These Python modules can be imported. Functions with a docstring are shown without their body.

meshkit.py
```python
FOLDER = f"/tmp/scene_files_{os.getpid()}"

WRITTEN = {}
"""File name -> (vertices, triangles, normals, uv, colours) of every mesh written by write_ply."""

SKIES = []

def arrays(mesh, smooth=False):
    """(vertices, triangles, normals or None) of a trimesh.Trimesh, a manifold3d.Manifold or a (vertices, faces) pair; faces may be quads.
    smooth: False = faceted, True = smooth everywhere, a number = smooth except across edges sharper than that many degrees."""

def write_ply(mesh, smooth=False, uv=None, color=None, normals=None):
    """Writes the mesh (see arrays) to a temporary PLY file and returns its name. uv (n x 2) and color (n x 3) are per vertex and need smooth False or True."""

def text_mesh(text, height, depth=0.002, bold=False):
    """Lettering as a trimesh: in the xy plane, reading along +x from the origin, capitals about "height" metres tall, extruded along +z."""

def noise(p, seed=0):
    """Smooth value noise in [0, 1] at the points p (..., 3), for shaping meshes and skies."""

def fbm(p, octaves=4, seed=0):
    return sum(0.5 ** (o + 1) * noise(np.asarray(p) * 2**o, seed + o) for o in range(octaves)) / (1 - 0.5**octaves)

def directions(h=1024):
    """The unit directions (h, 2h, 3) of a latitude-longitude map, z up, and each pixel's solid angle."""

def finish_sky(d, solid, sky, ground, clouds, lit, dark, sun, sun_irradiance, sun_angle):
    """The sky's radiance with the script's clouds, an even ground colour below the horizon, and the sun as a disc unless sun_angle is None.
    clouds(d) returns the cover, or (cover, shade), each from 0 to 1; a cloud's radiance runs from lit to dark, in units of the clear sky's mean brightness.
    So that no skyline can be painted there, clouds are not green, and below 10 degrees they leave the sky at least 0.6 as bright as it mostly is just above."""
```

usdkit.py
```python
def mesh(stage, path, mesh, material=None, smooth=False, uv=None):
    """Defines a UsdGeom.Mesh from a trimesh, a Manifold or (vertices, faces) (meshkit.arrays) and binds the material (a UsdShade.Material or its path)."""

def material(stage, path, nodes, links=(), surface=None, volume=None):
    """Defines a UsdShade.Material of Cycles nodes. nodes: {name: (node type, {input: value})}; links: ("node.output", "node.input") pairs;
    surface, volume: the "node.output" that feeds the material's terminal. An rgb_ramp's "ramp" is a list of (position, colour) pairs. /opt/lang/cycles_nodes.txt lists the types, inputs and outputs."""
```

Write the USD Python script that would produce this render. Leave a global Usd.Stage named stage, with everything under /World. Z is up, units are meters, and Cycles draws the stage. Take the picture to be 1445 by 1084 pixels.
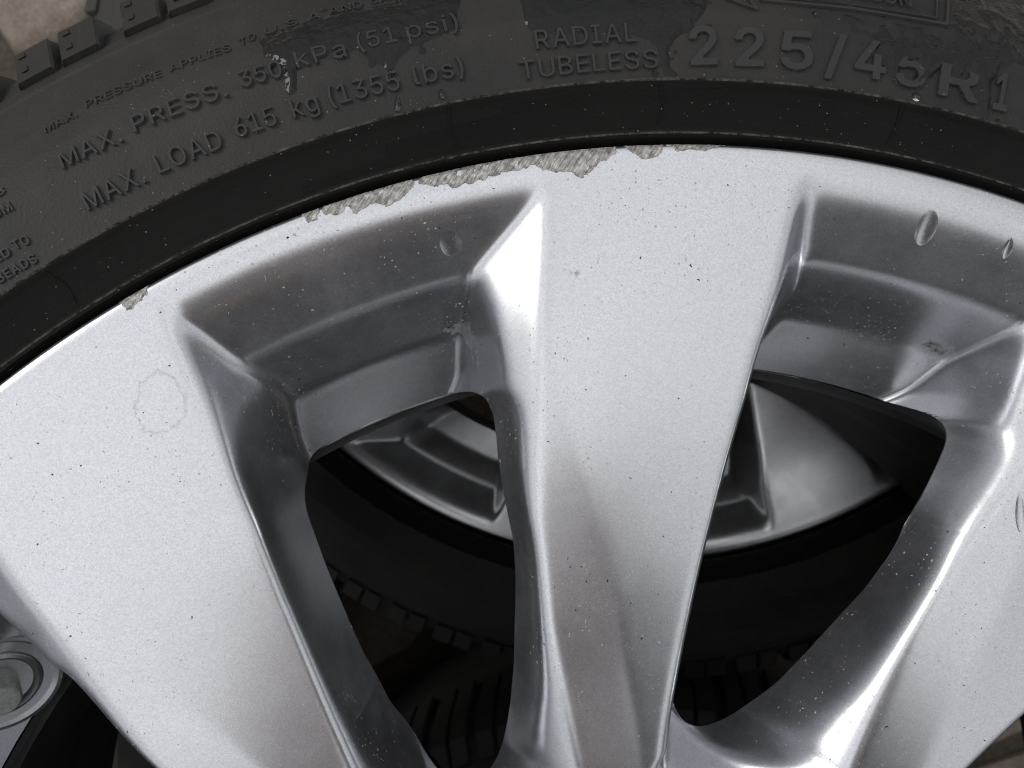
import math, random
import numpy as np
import trimesh, shapely
from shapely.geometry import Polygon, Point
from scipy.ndimage import gaussian_filter1d, gaussian_filter
from pxr import Usd, UsdGeom, UsdLux, UsdShade, Gf, Sdf, Vt
import usdkit, meshkit

stage = Usd.Stage.CreateInMemory()
UsdGeom.SetStageUpAxis(stage, 'Z'); UsdGeom.SetStageMetersPerUnit(stage, 1.0)
UsdGeom.Xform.Define(stage, '/World'); UsdGeom.Scope.Define(stage, '/World/Looks')
rad = math.radians

# ------------------------------------------------------------------ camera
CAM_R = np.array([[0.9965467, -0.0043674, 0.0829187], [0.0, 0.9986158, 0.0525981], [-0.0830336, -0.0524164, 0.9951673]])
CAM_P = np.array([-0.0267037, -0.1227239, 0.6413774])
cam = UsdGeom.Camera.Define(stage, '/World/camera')
m = np.eye(4); m[:3, :3] = CAM_R.T; m[3, :3] = CAM_P          # row vectors
cam.AddTransformOp().Set(Gf.Matrix4d(*m.ravel().tolist()))
cam.CreateHorizontalApertureAttr(36.0); cam.CreateVerticalApertureAttr(27.0)
cam.CreateFocalLengthAttr(36.0 * 1146.75 / 1445)
cam.CreateClippingRangeAttr(Gf.Vec2f(0.01, 200))
cam.CreateFStopAttr(26.0); cam.CreateFocusDistanceAttr(0.178)
cam.CreateExposureAttr(0.0)

# ------------------------------------------------------------------ sky and sun
SUN_EL, SUN_AZ = rad(38), rad(-62)                            # azimuth clockwise from +y
def material(name, nodes, links=(), surface=None, volume=None):
    return usdkit.material(stage, '/World/Looks/' + name, nodes, links, surface, volume)
sky_mat = material('overcast_sky', {
    'sky': ('sky_texture', {'sky_type': 'single_scattering', 'sun_disc': False, 'sun_elevation': SUN_EL, 'sun_rotation': SUN_AZ}),
    'tc': ('texture_coordinate', {}),
    'xyz': ('separate_xyz', {}),
    'grad': ('map_range', {'from_min': 0.0, 'from_max': 0.95, 'to_min': 0.24, 'to_max': 1.0, 'clamp': True}),
    'n': ('noise_texture', {'scale': 2.2, 'detail': 5, 'roughness': 0.55}),
    'nm': ('map_range', {'from_min': 0.3, 'from_max': 0.7, 'to_min': 0.68, 'to_max': 1.25, 'clamp': True}),
    'mul': ('math', {'math_type': 'multiply'}),
    'lum': ('math', {'math_type': 'multiply', 'value2': 13.3}),
    'cc': ('combine_color', {'color_type': 'rgb'}),
    'tint': ('mix_color', {'blend_type': 'multiply', 'fac': 1.0, 'b': (0.99, 0.992, 1.0)}),
    'mix': ('mix_color', {'blend_type': 'mix', 'fac': 0.9}),
    'bg': ('background_shader', {'strength': 0.1}),
}, [('tc.generated', 'xyz.vector'), ('xyz.z', 'grad.value'), ('tc.generated', 'n.vector'), ('n.fac', 'nm.value'),
    ('grad.result', 'mul.value1'), ('nm.result', 'mul.value2'), ('mul.value', 'lum.value1'),
    ('lum.value', 'cc.r'), ('lum.value', 'cc.g'), ('lum.value', 'cc.b'), ('cc.color', 'tint.a'),
    ('sky.color', 'mix.a'), ('tint.result', 'mix.b'), ('mix.result', 'bg.color')], surface='bg.background')
dome = UsdLux.DomeLight.Define(stage, '/World/sky')
UsdShade.MaterialBindingAPI.Apply(dome.GetPrim()).Bind(sky_mat)
dome.GetPrim().SetCustomDataByKey('kind', 'structure')
sun = UsdLux.DistantLight.Define(stage, '/World/sun')
sun.CreateNormalizeAttr(True) if hasattr(sun, 'CreateNormalizeAttr') else None
sun.CreateIntensityAttr(0.3); sun.CreateAngleAttr(25.0); sun.CreateColorAttr(Gf.Vec3f(1, 0.97, 0.93))
sun.AddRotateZOp().Set(-math.degrees(SUN_AZ)); sun.AddRotateXOp().Set(-(90 - math.degrees(SUN_EL)))

# ------------------------------------------------------------------ helpers
used = {}
def numbered(parent, name):
    k = parent + '/' + name
    n = used.get(k, 0); used[k] = n + 1
    return k if n == 0 else f'{k}_{n:03d}'
def props(prim, label=None, cat=None, group=None, kind=None):
    for k, v in (('label', label), ('category', cat), ('group', group), ('kind', kind)):
        if v: prim.SetCustomDataByKey(k, v)
    return prim
def thing(name, mat4=None, **kw):
    x = UsdGeom.Xform.Define(stage, numbered('/World', name))
    if mat4 is not None:
        x.AddTransformOp().Set(Gf.Matrix4d(*np.asarray(mat4).T.ravel().tolist()))
    return props(x.GetPrim(), **kw)
def obj(name, mesh, mat, parent=None, smooth=False, normals=None, **kw):
    base = '/World' if parent is None else str(parent.GetPath())
    p = usdkit.mesh(stage, numbered(base, name), mesh, mat, smooth=False if normals is not None else smooth)
    if normals is not None:
        p.CreateNormalsAttr(Vt.Vec3fArray.FromNumpy(np.asarray(normals, np.float32))); p.SetNormalsInterpolation('vertex')
    return props(p.GetPrim(), **kw)
def revolve(profile, n, a0=0.0, a1=2 * math.pi, smooth_pts=True):
    """(r, h) profile -> grid mesh about z; angle clockwise from +y."""
    pr = np.asarray(profile, float); full = abs(a1 - a0 - 2 * math.pi) < 1e-9
    t = np.linspace(a0, a1, n + 1)[: n if full else n + 1]
    v = np.stack([pr[None, :, 0] * np.sin(t)[:, None], pr[None, :, 0] * np.cos(t)[:, None], np.broadcast_to(pr[None, :, 1], (len(t), len(pr)))], -1)
    k = len(pr); f = []
    idx = np.arange(len(t) * k).reshape(len(t), k)
    nxt = np.roll(idx, -1, 0) if full else idx[1:]
    cur = idx if full else idx[:-1]
    q = np.stack([cur[:, :-1], cur[:, 1:], nxt[:, 1:], nxt[:, :-1]], -1).reshape(-1, 4)   # outward for r increasing / h falling
    return v.reshape(-1, 3), q
def resample(pr, step):
    pr = np.asarray(pr, float); d = np.r_[0, np.cumsum(np.hypot(*np.diff(pr, axis=0).T))]
    s = np.linspace(0, d[-1], max(2, int(d[-1] / step) + 1)); s = np.unique(np.r_[s, d])
    return np.c_[np.interp(s, d, pr[:, 0]), np.interp(s, d, pr[:, 1])]
def polar_xy(r, deg):
    a = np.radians(deg); return np.stack([r * np.sin(a), r * np.cos(a)], -1)
def cat(ms):
    return trimesh.util.concatenate(ms)

# ------------------------------------------------------------------ materials
def speckle(prefix, scale, lo, hi):
    """nodes: a mask of small irregular specks."""
    nodes = {prefix + 'v': ('voronoi_texture', {'scale': scale, 'randomness': 1.0, 'feature': 'f1'}),
             prefix + 'w': ('separate_color', {'color_type': 'rgb'}),
             prefix + 'r': ('map_range', {'from_min': 0.0, 'from_max': 1.0, 'to_min': lo, 'to_max': hi, 'clamp': True}),
             prefix + 'c': ('math', {'math_type': 'less_than'})}
    return nodes
def paint(name, base, rough, metallic, dust=0.5, dirt=()):
    nodes = {
        'tc': ('texture_coordinate', {}),
        'flk': ('voronoi_texture', {'scale': 4200.0, 'feature': 'f1'}),
        'flb': ('separate_color', {'color_type': 'rgb'}),
        'flm': ('map_range', {'from_min': 0, 'from_max': 1, 'to_min': 0.88, 'to_max': 1.1}),
        'bcol': ('mix_color', {'blend_type': 'multiply', 'fac': 1.0, 'a': base}),
        'flc': ('combine_color', {'color_type': 'rgb'}),
        # fine bright dust, clustered and irregular
        'wn': ('noise_texture', {'scale': 1400.0, 'detail': 2}), 'ws': ('vector_math', {'math_type': 'scale', 'scale': 0.0011}), 'wa': ('vector_math', {'math_type': 'add'}),
        'cl': ('noise_texture', {'scale': 30.0, 'detail': 4, 'roughness': 0.7}), 'clm': ('map_range', {'from_min': 0.36, 'from_max': 0.62, 'to_min': 0.4, 'to_max': 1.2, 'clamp': True}),
        'dk': ('math', {'math_type': 'multiply'}), 'gk': ('math', {'math_type': 'multiply'}),
        'dv': ('voronoi_texture', {'scale': 1350.0, 'feature': 'f1'}),
        'ds': ('separate_color', {'color_type': 'rgb'}),
        'dr': ('math', {'math_type': 'power', 'value2': 3.4}),
        'drs': ('math', {'math_type': 'multiply', 'value2': 0.30}),
        'dm': ('math', {'math_type': 'less_than'}),
        # larger dark grit
        'gv': ('voronoi_texture', {'scale': 620.0, 'feature': 'f1'}),
        'gs': ('separate_color', {'color_type': 'rgb'}),
        'gr': ('math', {'math_type': 'power', 'value2': 6.5}),
        'grs': ('math', {'math_type': 'multiply', 'value2': 0.17}),
        'gm': ('math', {'math_type': 'less_than'}),
        # soft film of dirt
        'fn': ('noise_texture', {'scale': 38.0, 'detail': 6, 'roughness': 0.65}),
        'fm': ('map_range', {'from_min': 0.42, 'from_max': 0.8, 'to_min': 0.0, 'to_max': 0.05 * dust, 'clamp': True}),
        'rn': ('map_range', {'from_min': 0.3, 'from_max': 0.75, 'to_min': rough - 0.01, 'to_max': rough + 0.03}),
        'bn': ('noise_texture', {'scale': 3800.0, 'detail': 1}),
        'bump': ('bump', {'strength': 0.03, 'distance': 0.0002}),
        'p': ('principled_bsdf', {'specular_tint': (0.42, 0.43, 0.45), 'coat_weight': 0.05, 'coat_roughness': 0.12}),
        'cf': ('mix_color', {'b': (0.30, 0.28, 0.25)}), 'cd': ('mix_color', {'b': (0.36, 0.34, 0.30)}), 'cg': ('mix_color', {'b': (0.035, 0.03, 0.028)}),
        'x1': ('math', {'math_type': 'maximum'}), 'x2': ('math', {'math_type': 'maximum'}),
        'met': ('map_range', {'from_min': 0, 'from_max': 1, 'to_min': metallic, 'to_max': 0.0, 'clamp': True}),
        'rgh': ('mix_float', {'b': 0.85}), 'spc': ('map_range', {'from_min': 0, 'from_max': 1, 'to_min': 0.5, 'to_max': 0.03, 'clamp': True}),
    }
    links = [('tc.object', 'flk.vector'), ('flk.color', 'flb.color'), ('flb.r', 'flm.value'),
             ('flm.result', 'flc.r'), ('flm.result', 'flc.g'), ('flm.result', 'flc.b'), ('flc.color', 'bcol.b'),
             ('tc.object', 'wn.vector'), ('wn.color', 'ws.vector1'), ('tc.object', 'wa.vector1'), ('ws.vector', 'wa.vector2'), ('tc.object', 'cl.vector'), ('cl.fac', 'clm.value'),
             ('wa.vector', 'dv.vector'), ('dv.color', 'ds.color'), ('ds.r', 'dr.value1'), ('dr.value', 'drs.value1'), ('drs.value', 'dk.value1'), ('clm.result', 'dk.value2'), ('dv.distance', 'dm.value1'), ('dk.value', 'dm.value2'),
             ('wa.vector', 'gv.vector'), ('gv.color', 'gs.color'), ('gs.g', 'gr.value1'), ('gr.value', 'grs.value1'), ('grs.value', 'gk.value1'), ('clm.result', 'gk.value2'), ('gv.distance', 'gm.value1'), ('gk.value', 'gm.value2'),
             ('tc.object', 'fn.vector'), ('fn.fac', 'fm.value'), ('fn.fac', 'rn.value'),
             ('tc.object', 'bn.vector'), ('bn.fac', 'bump.height'), ('bump.normal', 'p.normal'),
             ('fm.result', 'cf.fac'), ('bcol.result', 'cf.a'), ('dm.value', 'cd.fac'), ('cf.result', 'cd.a'), ('gm.value', 'cg.fac'), ('cd.result', 'cg.a'),
             ('fm.result', 'x1.value1'), ('dm.value', 'x1.value2'), ('x1.value', 'x2.value1'), ('gm.value', 'x2.value2')]
    last, mask = 'cg.result', 'x2.value'
    for i, (x, y, z, R, kind) in enumerate(dirt):             # rust-brown grime or a dried ring at a spot of this wheel
        nodes.update({f'q{i}d': ('vector_math', {'math_type': 'distance', 'vector2': (x, y, z)}),
                      f'q{i}n': ('noise_texture', {'scale': 330.0 if kind == 'grime' else 110.0, 'detail': 4, 'roughness': 0.7}),
                      f'q{i}c': ('mix_color', {'b': (0.016, 0.011, 0.007) if kind == 'grime' else (0.20, 0.17, 0.12)}),
                      f'q{i}x': ('math', {'math_type': 'maximum'})})
        links += [('tc.object', f'q{i}d.vector1'), ('tc.object', f'q{i}n.vector')]
        if kind == 'grime':
            nodes.update({f'q{i}f': ('map_range', {'from_min': 0.0, 'from_max': R, 'to_min': 0.42, 'to_max': -0.2}),
                          f'q{i}a': ('math', {'math_type': 'add'}),
                          f'q{i}g': ('map_range', {'from_min': 0.66, 'from_max': 0.95, 'to_min': 0.0, 'to_max': 0.95, 'clamp': True})})
            links += [(f'q{i}d.value', f'q{i}f.value'), (f'q{i}f.result', f'q{i}a.value1'), (f'q{i}n.fac', f'q{i}a.value2'), (f'q{i}a.value', f'q{i}g.value')]
        else:                                                 # ring: |d + noise - R| < width
            nodes.update({f'q{i}w': ('math', {'math_type': 'multiply_add', 'value2': R * 1.3, 'value3': -R * 1.65}),
                          f'q{i}a': ('math', {'math_type': 'add'}),
                          f'q{i}b': ('math', {'math_type': 'absolute'}),
                          f'q{i}g': ('map_range', {'from_min': 0.00012, 'from_max': 0.0004, 'to_min': 0.20, 'to_max': 0.0, 'clamp': True})})
            links += [(f'q{i}n.fac', f'q{i}w.value1'), (f'q{i}w.value', f'q{i}a.value1'), (f'q{i}d.value', f'q{i}a.value2'), (f'q{i}a.value', f'q{i}b.value1'), (f'q{i}b.value', f'q{i}g.value')]
        links += [(f'q{i}g.result', f'q{i}c.fac'), (last, f'q{i}c.a'), (mask, f'q{i}x.value1'), (f'q{i}g.result', f'q{i}x.value2')]
        last, mask = f'q{i}c.result', f'q{i}x.value'
    links += [(last, 'p.base_color'), (mask, 'met.value'), (mask, 'spc.value'), ('spc.result', 'p.specular_ior_level'), ('met.result', 'p.metallic'), ('x2.value', 'rgh.fac'), ('rn.result', 'rgh.a'), ('rgh.result', 'p.roughness')]
    return material(name, nodes, links, surface='p.BSDF')
def xyz(r_mm, deg, h):
    p = polar_xy(r_mm / 1000, deg); return (float(p[0]), float(p[1]), h)
SILVER = (0.52, 0.53, 0.555)
M_paint = paint('silver_paint', SILVER, 0.24, 0.98, 0.5, [
    (*xyz(201.0, -15.2, -0.026), 0.008, 'grime'), (*xyz(203.0, 19.6, -0.027), 0.010, 'grime'),
    (*xyz(211.7, -33.1, -0.002), 0.0060, 'ring'), (*xyz(207.6, -7.6, -0.002), 0.0034, 'grime')])
M_paint2 = paint('silver_paint_of_lower_wheels', (0.62, 0.625, 0.64), 0.27, 0.96, 1.0)
M_seat = paint('shade_darkened_valve_seat', (0.24, 0.25, 0.26), 0.30, 0.95, 1.0)  # dusty wheel silver, its base darkened to carry the shade of its facing
M_barrel = material('dark_barrel', {'tc': ('texture_coordinate', {}), 'n': ('noise_texture', {'scale': 60, 'detail': 5}),
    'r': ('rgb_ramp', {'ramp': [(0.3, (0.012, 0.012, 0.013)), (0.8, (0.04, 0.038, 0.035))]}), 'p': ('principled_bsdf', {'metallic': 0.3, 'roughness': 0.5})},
    [('tc.object', 'n.vector'), ('n.fac', 'r.fac'), ('r.color', 'p.base_color')], surface='p.BSDF')  # nearly black base with noise mottling, all round the barrel
M_scuff = material('raw_scraped_aluminium', {
    'tc': ('texture_coordinate', {}), 'rot': ('mapping', {'rotation': (0, 0, rad(-58))}), 'map': ('mapping', {'scale': (230, 1900, 500)}),
    'n': ('noise_texture', {'scale': 1.0, 'detail': 4, 'roughness': 0.7}), 'n2': ('noise_texture', {'scale': 700, 'detail': 4}),
    'add': ('math', {'math_type': 'multiply_add', 'value2': 0.6}),
    'r': ('rgb_ramp', {'ramp': [(0.45, (0.05, 0.048, 0.046)), (0.70, (0.27, 0.26, 0.25)), (1.0, (0.66, 0.64, 0.61))]}),
    'b': ('bump', {'strength': 1.0, 'distance': 0.0010}), 'p': ('principled_bsdf', {'metallic': 0.6, 'roughness': 0.5})},
    [('tc.object', 'rot.vector'), ('rot.vector', 'map.vector'), ('map.vector', 'n.vector'), ('tc.object', 'n2.vector'), ('n2.fac', 'add.value1'), ('n.fac', 'add.value3'),
     ('add.value', 'r.fac'), ('r.color', 'p.base_color'), ('add.value', 'b.height'), ('b.normal', 'p.normal')], surface='p.BSDF')
def rubber(name, c0, c1, rough, bumpd, spec=0.3):
    nodes = {'tc': ('texture_coordinate', {}), 'n': ('noise_texture', {'scale': 15, 'detail': 9, 'roughness': 0.74}),
             'r': ('rgb_ramp', {'ramp': [(0.3, c0), (0.72, c1)]}),
             'n2': ('noise_texture', {'scale': 1500, 'detail': 3}), 'b': ('bump', {'strength': 0.5, 'distance': bumpd}),
             'p': ('principled_bsdf', {'roughness': rough, 'specular_ior_level': spec}),
             'dv': ('voronoi_texture', {'scale': 1500.0, 'feature': 'f1'}), 'ds': ('separate_color', {'color_type': 'rgb'}),
             'dr': ('math', {'math_type': 'power', 'value2': 16.0}), 'drs': ('math', {'math_type': 'multiply', 'value2': 0.24}), 'dm': ('math', {'math_type': 'less_than'}),
             'dc': ('mix_color', {'blend_type': 'mix', 'b': (0.17, 0.15, 0.12)})}
    links = [('tc.object', 'n.vector'), ('n.fac', 'r.fac'), ('tc.object', 'n2.vector'), ('n2.fac', 'b.height'), ('b.normal', 'p.normal'),
             ('tc.object', 'dv.vector'), ('dv.color', 'ds.color'), ('ds.r', 'dr.value1'), ('dr.value', 'drs.value1'), ('dv.distance', 'dm.value1'), ('drs.value', 'dm.value2'),
             ('dm.value', 'dc.fac'), ('r.color', 'dc.a'), ('dc.result', 'p.base_color')]
    return material(name, nodes, links, surface='p.BSDF')
M_rubber = rubber('dusty_tyre_rubber', (0.0065, 0.0072, 0.0085), (0.029, 0.0265, 0.0225), 0.62, 0.0003)
M_band = rubber('black_bead_rubber', (0.0035, 0.0034, 0.0032), (0.0075, 0.007, 0.0063), 0.5, 0.0002, 0.13)
M_letter = rubber('lettering_rubber', (0.018, 0.018, 0.019), (0.028, 0.028, 0.028), 0.58, 0.0002)
M_groove = rubber('dirt_in_tread_groove', (0.03, 0.027, 0.023), (0.06, 0.053, 0.045), 0.85, 0.0004)
M_dust = material('dust_on_rubber', {'tc': ('texture_coordinate', {}), 'n': ('noise_texture', {'scale': 420, 'detail': 5, 'roughness': 0.8}),
    'r': ('rgb_ramp', {'ramp': [(0.40, (0.006, 0.006, 0.006)), (0.52, (0.045, 0.041, 0.034)), (0.75, (0.12, 0.11, 0.09))]}), 'p': ('principled_bsdf', {'roughness': 0.85, 'specular_ior_level': 0.15})},
    [('tc.object', 'n.vector'), ('n.fac', 'r.fac'), ('r.color', 'p.base_color')], surface='p.BSDF')
M_water = material('clear_water', {'p': ('principled_bsdf', {'base_color': (1, 1, 1), 'roughness': 0.03, 'ior': 1.33, 'transmission_weight': 1.0})}, surface='p.BSDF')
M_film = material('dark_wet_sealant', {
    'tc': ('texture_coordinate', {}), 'n': ('noise_texture', {'scale': 70, 'detail': 4, 'roughness': 0.55}), 'b': ('bump', {'strength': 0.7, 'distance': 0.004}),
    'p': ('principled_bsdf', {'base_color': (0.0085, 0.0086, 0.0088), 'roughness': 0.09, 'ior': 1.33, 'specular_ior_level': 0.40})},
    [('tc.object', 'n.vector'), ('n.fac', 'b.height'), ('b.normal', 'p.normal')], surface='p.BSDF')
M_stone = material('weathered_paving_stone', {
    'tc': ('texture_coordinate', {}), 'g': ('geometry', {}), 'oi': ('object_info', {}),
    'n': ('noise_texture', {'scale': 28, 'detail': 7, 'roughness': 0.7}), 'n2': ('noise_texture', {'scale': 420, 'detail': 3, 'roughness': 0.7}),
    'r': ('rgb_ramp', {'ramp': [(0.25, (0.11, 0.088, 0.068)), (0.55, (0.22, 0.182, 0.145)), (0.8, (0.31, 0.265, 0.22))]}),
    'k': ('map_range', {'from_min': 0.25, 'from_max': 0.75, 'to_min': 0.6, 'to_max': 1.3}), 'kc': ('combine_color', {'color_type': 'rgb'}),
    'mx': ('mix_color', {'blend_type': 'multiply', 'fac': 1.0}),
    'b': ('bump', {'strength': 0.9, 'distance': 0.002}), 'p': ('principled_bsdf', {'roughness': 0.8})},
    [('g.position', 'n.vector'), ('g.position', 'n2.vector'), ('n.fac', 'r.fac'), ('n2.fac', 'k.value'), ('k.result', 'kc.r'), ('k.result', 'kc.g'), ('k.result', 'kc.b'),
     ('r.color', 'mx.a'), ('kc.color', 'mx.b'), ('mx.result', 'p.base_color'), ('n2.fac', 'b.height'), ('b.normal', 'p.normal')], surface='p.BSDF')
M_soil = material('sandy_joint_soil', {
    'g': ('geometry', {}), 'n': ('noise_texture', {'scale': 160, 'detail': 6, 'roughness': 0.7}),
    'r': ('rgb_ramp', {'ramp': [(0.3, (0.035, 0.028, 0.02)), (0.7, (0.10, 0.082, 0.06))]}),
    'b': ('bump', {'strength': 1.0, 'distance': 0.004}), 'p': ('principled_bsdf', {'roughness': 0.95})},
    [('g.position', 'n.vector'), ('n.fac', 'r.fac'), ('r.color', 'p.base_color'), ('n.fac', 'b.height'), ('b.normal', 'p.normal')], surface='p.BSDF')

M_cap = material('grey_valve_cap', {'n': ('noise_texture', {'scale': 900}), 'r': ('rgb_ramp', {'ramp': [(0.3, (0.10, 0.11, 0.10)), (0.7, (0.17, 0.18, 0.17))]}), 'p': ('principled_bsdf', {'roughness': 0.5})}, [('n.fac', 'r.fac'), ('r.color', 'p.base_color')], surface='p.BSDF')
# ------------------------------------------------------------------ ground: soil sheet and stone setts
obj('ground', (np.array([[-60, -60, -0.012], [60, -60, -0.012], [60, 60, -0.012], [-60, 60, -0.012]], float), np.array([[0, 1, 2, 3]])), M_soil, kind='structure')
pav = props(UsdGeom.Xform.Define(stage, '/World/pavement').GetPrim(), kind='structure')
rng = np.random.default_rng(5)
def sett(cx, cy, w, l, ang, fine):
    """one worn stone with an uneven, rounded top; near ones carry more facets."""
    n = 14 if fine else 3
    g = np.linspace(-1, 1, n)
    X, Y = np.meshgrid(g, g, indexing='ij')
    sq = 1 - 0.06 * (X ** 2 * Y ** 2)
    px, py = X * w / 2 * sq, Y * l / 2 * sq
    e = np.maximum(abs(X), abs(Y))
    z = -0.010 * np.clip((e - 0.72) / 0.28, 0, 1) ** 2 + rng.uniform(-0.003, 0.002)
    P = np.stack([px + cx, py + cy, np.zeros_like(px)], -1)
    nz = meshkit.fbm(P * 40, 4, 3)
    z = z + (nz - 0.5) * 0.010
    px = px + (meshkit.noise(P * 30, 11) - 0.5) * 0.014; py = py + (meshkit.noise(P * 30, 12) - 0.5) * 0.014
    top = np.stack([px, py, z], -1).reshape(-1, 3)
    ring = np.r_[np.arange(n) * n, (n - 1) * n + np.arange(1, n), np.arange(n - 2, -1, -1) * n + n - 1, np.arange(n - 2, 0, -1)]
    low = top[ring].copy(); low[:, 2] = -0.05
    i = np.arange(n * n).reshape(n, n)
    f = np.stack([i[:-1, :-1], i[1:, :-1], i[1:, 1:], i[:-1, 1:]], -1).reshape(-1, 4)
    k = len(ring); a = ring; b = n * n + np.arange(k)
    s = np.stack([a, b, np.roll(b, -1), np.roll(a, -1)], -1)
    v = np.vstack([top, low]); c, sn = math.cos(ang), math.sin(ang)
    v = np.c_[cx + v[:, 0] * c - v[:, 1] * sn, cy + v[:, 0] * sn + v[:, 1] * c, v[:, 2]]
    return v, np.vstack([f, s])
stones = []
row_w = 0.118
for j in range(-13, 14):
    x = -1.7 + rng.uniform(0, 0.1)
    while x < 1.7:
        l = rng.uniform(0.10, 0.165)
        stones.append((x + l / 2, j * row_w + rng.uniform(-0.004, 0.004), l - 0.011, row_w - 0.012)); x += l
ANG = rad(24)
rot = lambda x, y: (x * math.cos(ANG) - y * math.sin(ANG), x * math.sin(ANG) + y * math.cos(ANG))
focus = np.array([-0.42, 0.33])
stones = sorted(((*rot(s[0], s[1]), s[2], s[3]) for s in stones), key=lambda s: min(math.hypot(s[0] - focus[0], s[1] - focus[1]), 0.25 + math.hypot(s[0], s[1])))
rest = []
for k, s in enumerate(stones):
    mesh = sett(*s, ANG + rng.uniform(-0.03, 0.03), k < 45)
    if k < 290:
        obj('paving_stone', mesh, M_stone, pav, smooth=50)
    else:
        rest.append(trimesh.Trimesh(mesh[0], np.vstack([mesh[1][:, [0, 1, 2]], mesh[1][:, [0, 2, 3]]]), process=False))
obj('outer_paving_stones', cat(rest), M_stone, pav, kind='stuff')

# ------------------------------------------------------------------ the alloy wheel's face, all in metres and degrees in the wheel's own frame
def tab(pairs):
    a = np.array(sorted(pairs), float); return lambda r: np.interp(r, a[:, 0], a[:, 1])
def soft(pairs, sig=.004):
    """the same, with its corners rounded over sig metres."""
    a = np.array(sorted(pairs), float); g = np.arange(.05, .245, .0005)
    y = gaussian_filter1d(np.interp(g, a[:, 0], a[:, 1]), sig / .0005, mode='nearest'); return lambda r: np.interp(r, g, y)
face_h = lambda r: -0.0001 - 0.057 * (0.231 - r)
S_ = soft([(.060, -6.0), (.085, -5.0), (.107, -2.6), (.119, -1.2), (.131, 0.1), (.1424, 1.2), (.1546, 2.3), (.1684, 3.3), (.1774, 3.9), (.189, 4.4), (.199, 5.0), (.2135, 5.4), (.2203, 5.6), (.2285, 6.05), (.234, 6.3)])
T_ = soft([(.060, -16.5), (.107, -15.55), (.122, -15.1), (.138, -15.0), (.149, -14.4), (.1616, -13.05), (.177, -11.75), (.193, -10.55), (.2035, -10.0), (.214, -9.3), (.2294, -8.65), (.234, -8.5)])
Q_ = soft([(.060, -7.2), (.107, -7.3), (.131, -7.9), (.157, -8.5), (.176, -9.6), (.1945, -10.5), (.234, -8.5)])
tilt_right = soft([(.06, .105), (.12, .085), (.15, .06), (.175, .02), (.200, 0), (.24, 0)])
slopeS = soft([(.06, 5.0), (.12, 7.0), (.16, 14.0), (.189, 9.0), (.197, 4.0), (.206, 1.8), (.234, 1.6)])
slopeU = tab([(.06, 1.5), (.183, 1.5), (.193, 3.0), (.24, 3.0)])
U_ = tab([(.06, -60), (.139, -40), (.142, -15.0), (.15, -14.5), (.16, -14.0), (.174, -13.45), (.19, -13.3), (.2037, -13.3), (.2126, -13.6), (.2135, -40), (.234, -60)])
facet_m = soft([(.06, .95), (.14, .85), (.165, .72), (.19, .68), (.2125, .62), (.234, .60)])
_lip = np.linspace(.222, .2318, 12)
P_ = tab([(.150, -.075), (.189, -.0416), (.2020, -.0300), (.2122, -.0117)] + [(r, -(.8 / .0196) * (.2318 - r) ** 2) for r in _lip] + [(.2336, -.0002), (.2342, -.0007), (.2346, -.0016), (.2349, -.0032), (.2351, -.006), (.2352, -.011)])
MID = tab([(.06, -1.5), (.085, 1.5), (.10, 5.0), (.115, 7.5), (.13, 9.6), (.16, 12.0), (.19, 13.0), (.2345, 14.5)])       # runs down the middle of each opening
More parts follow.
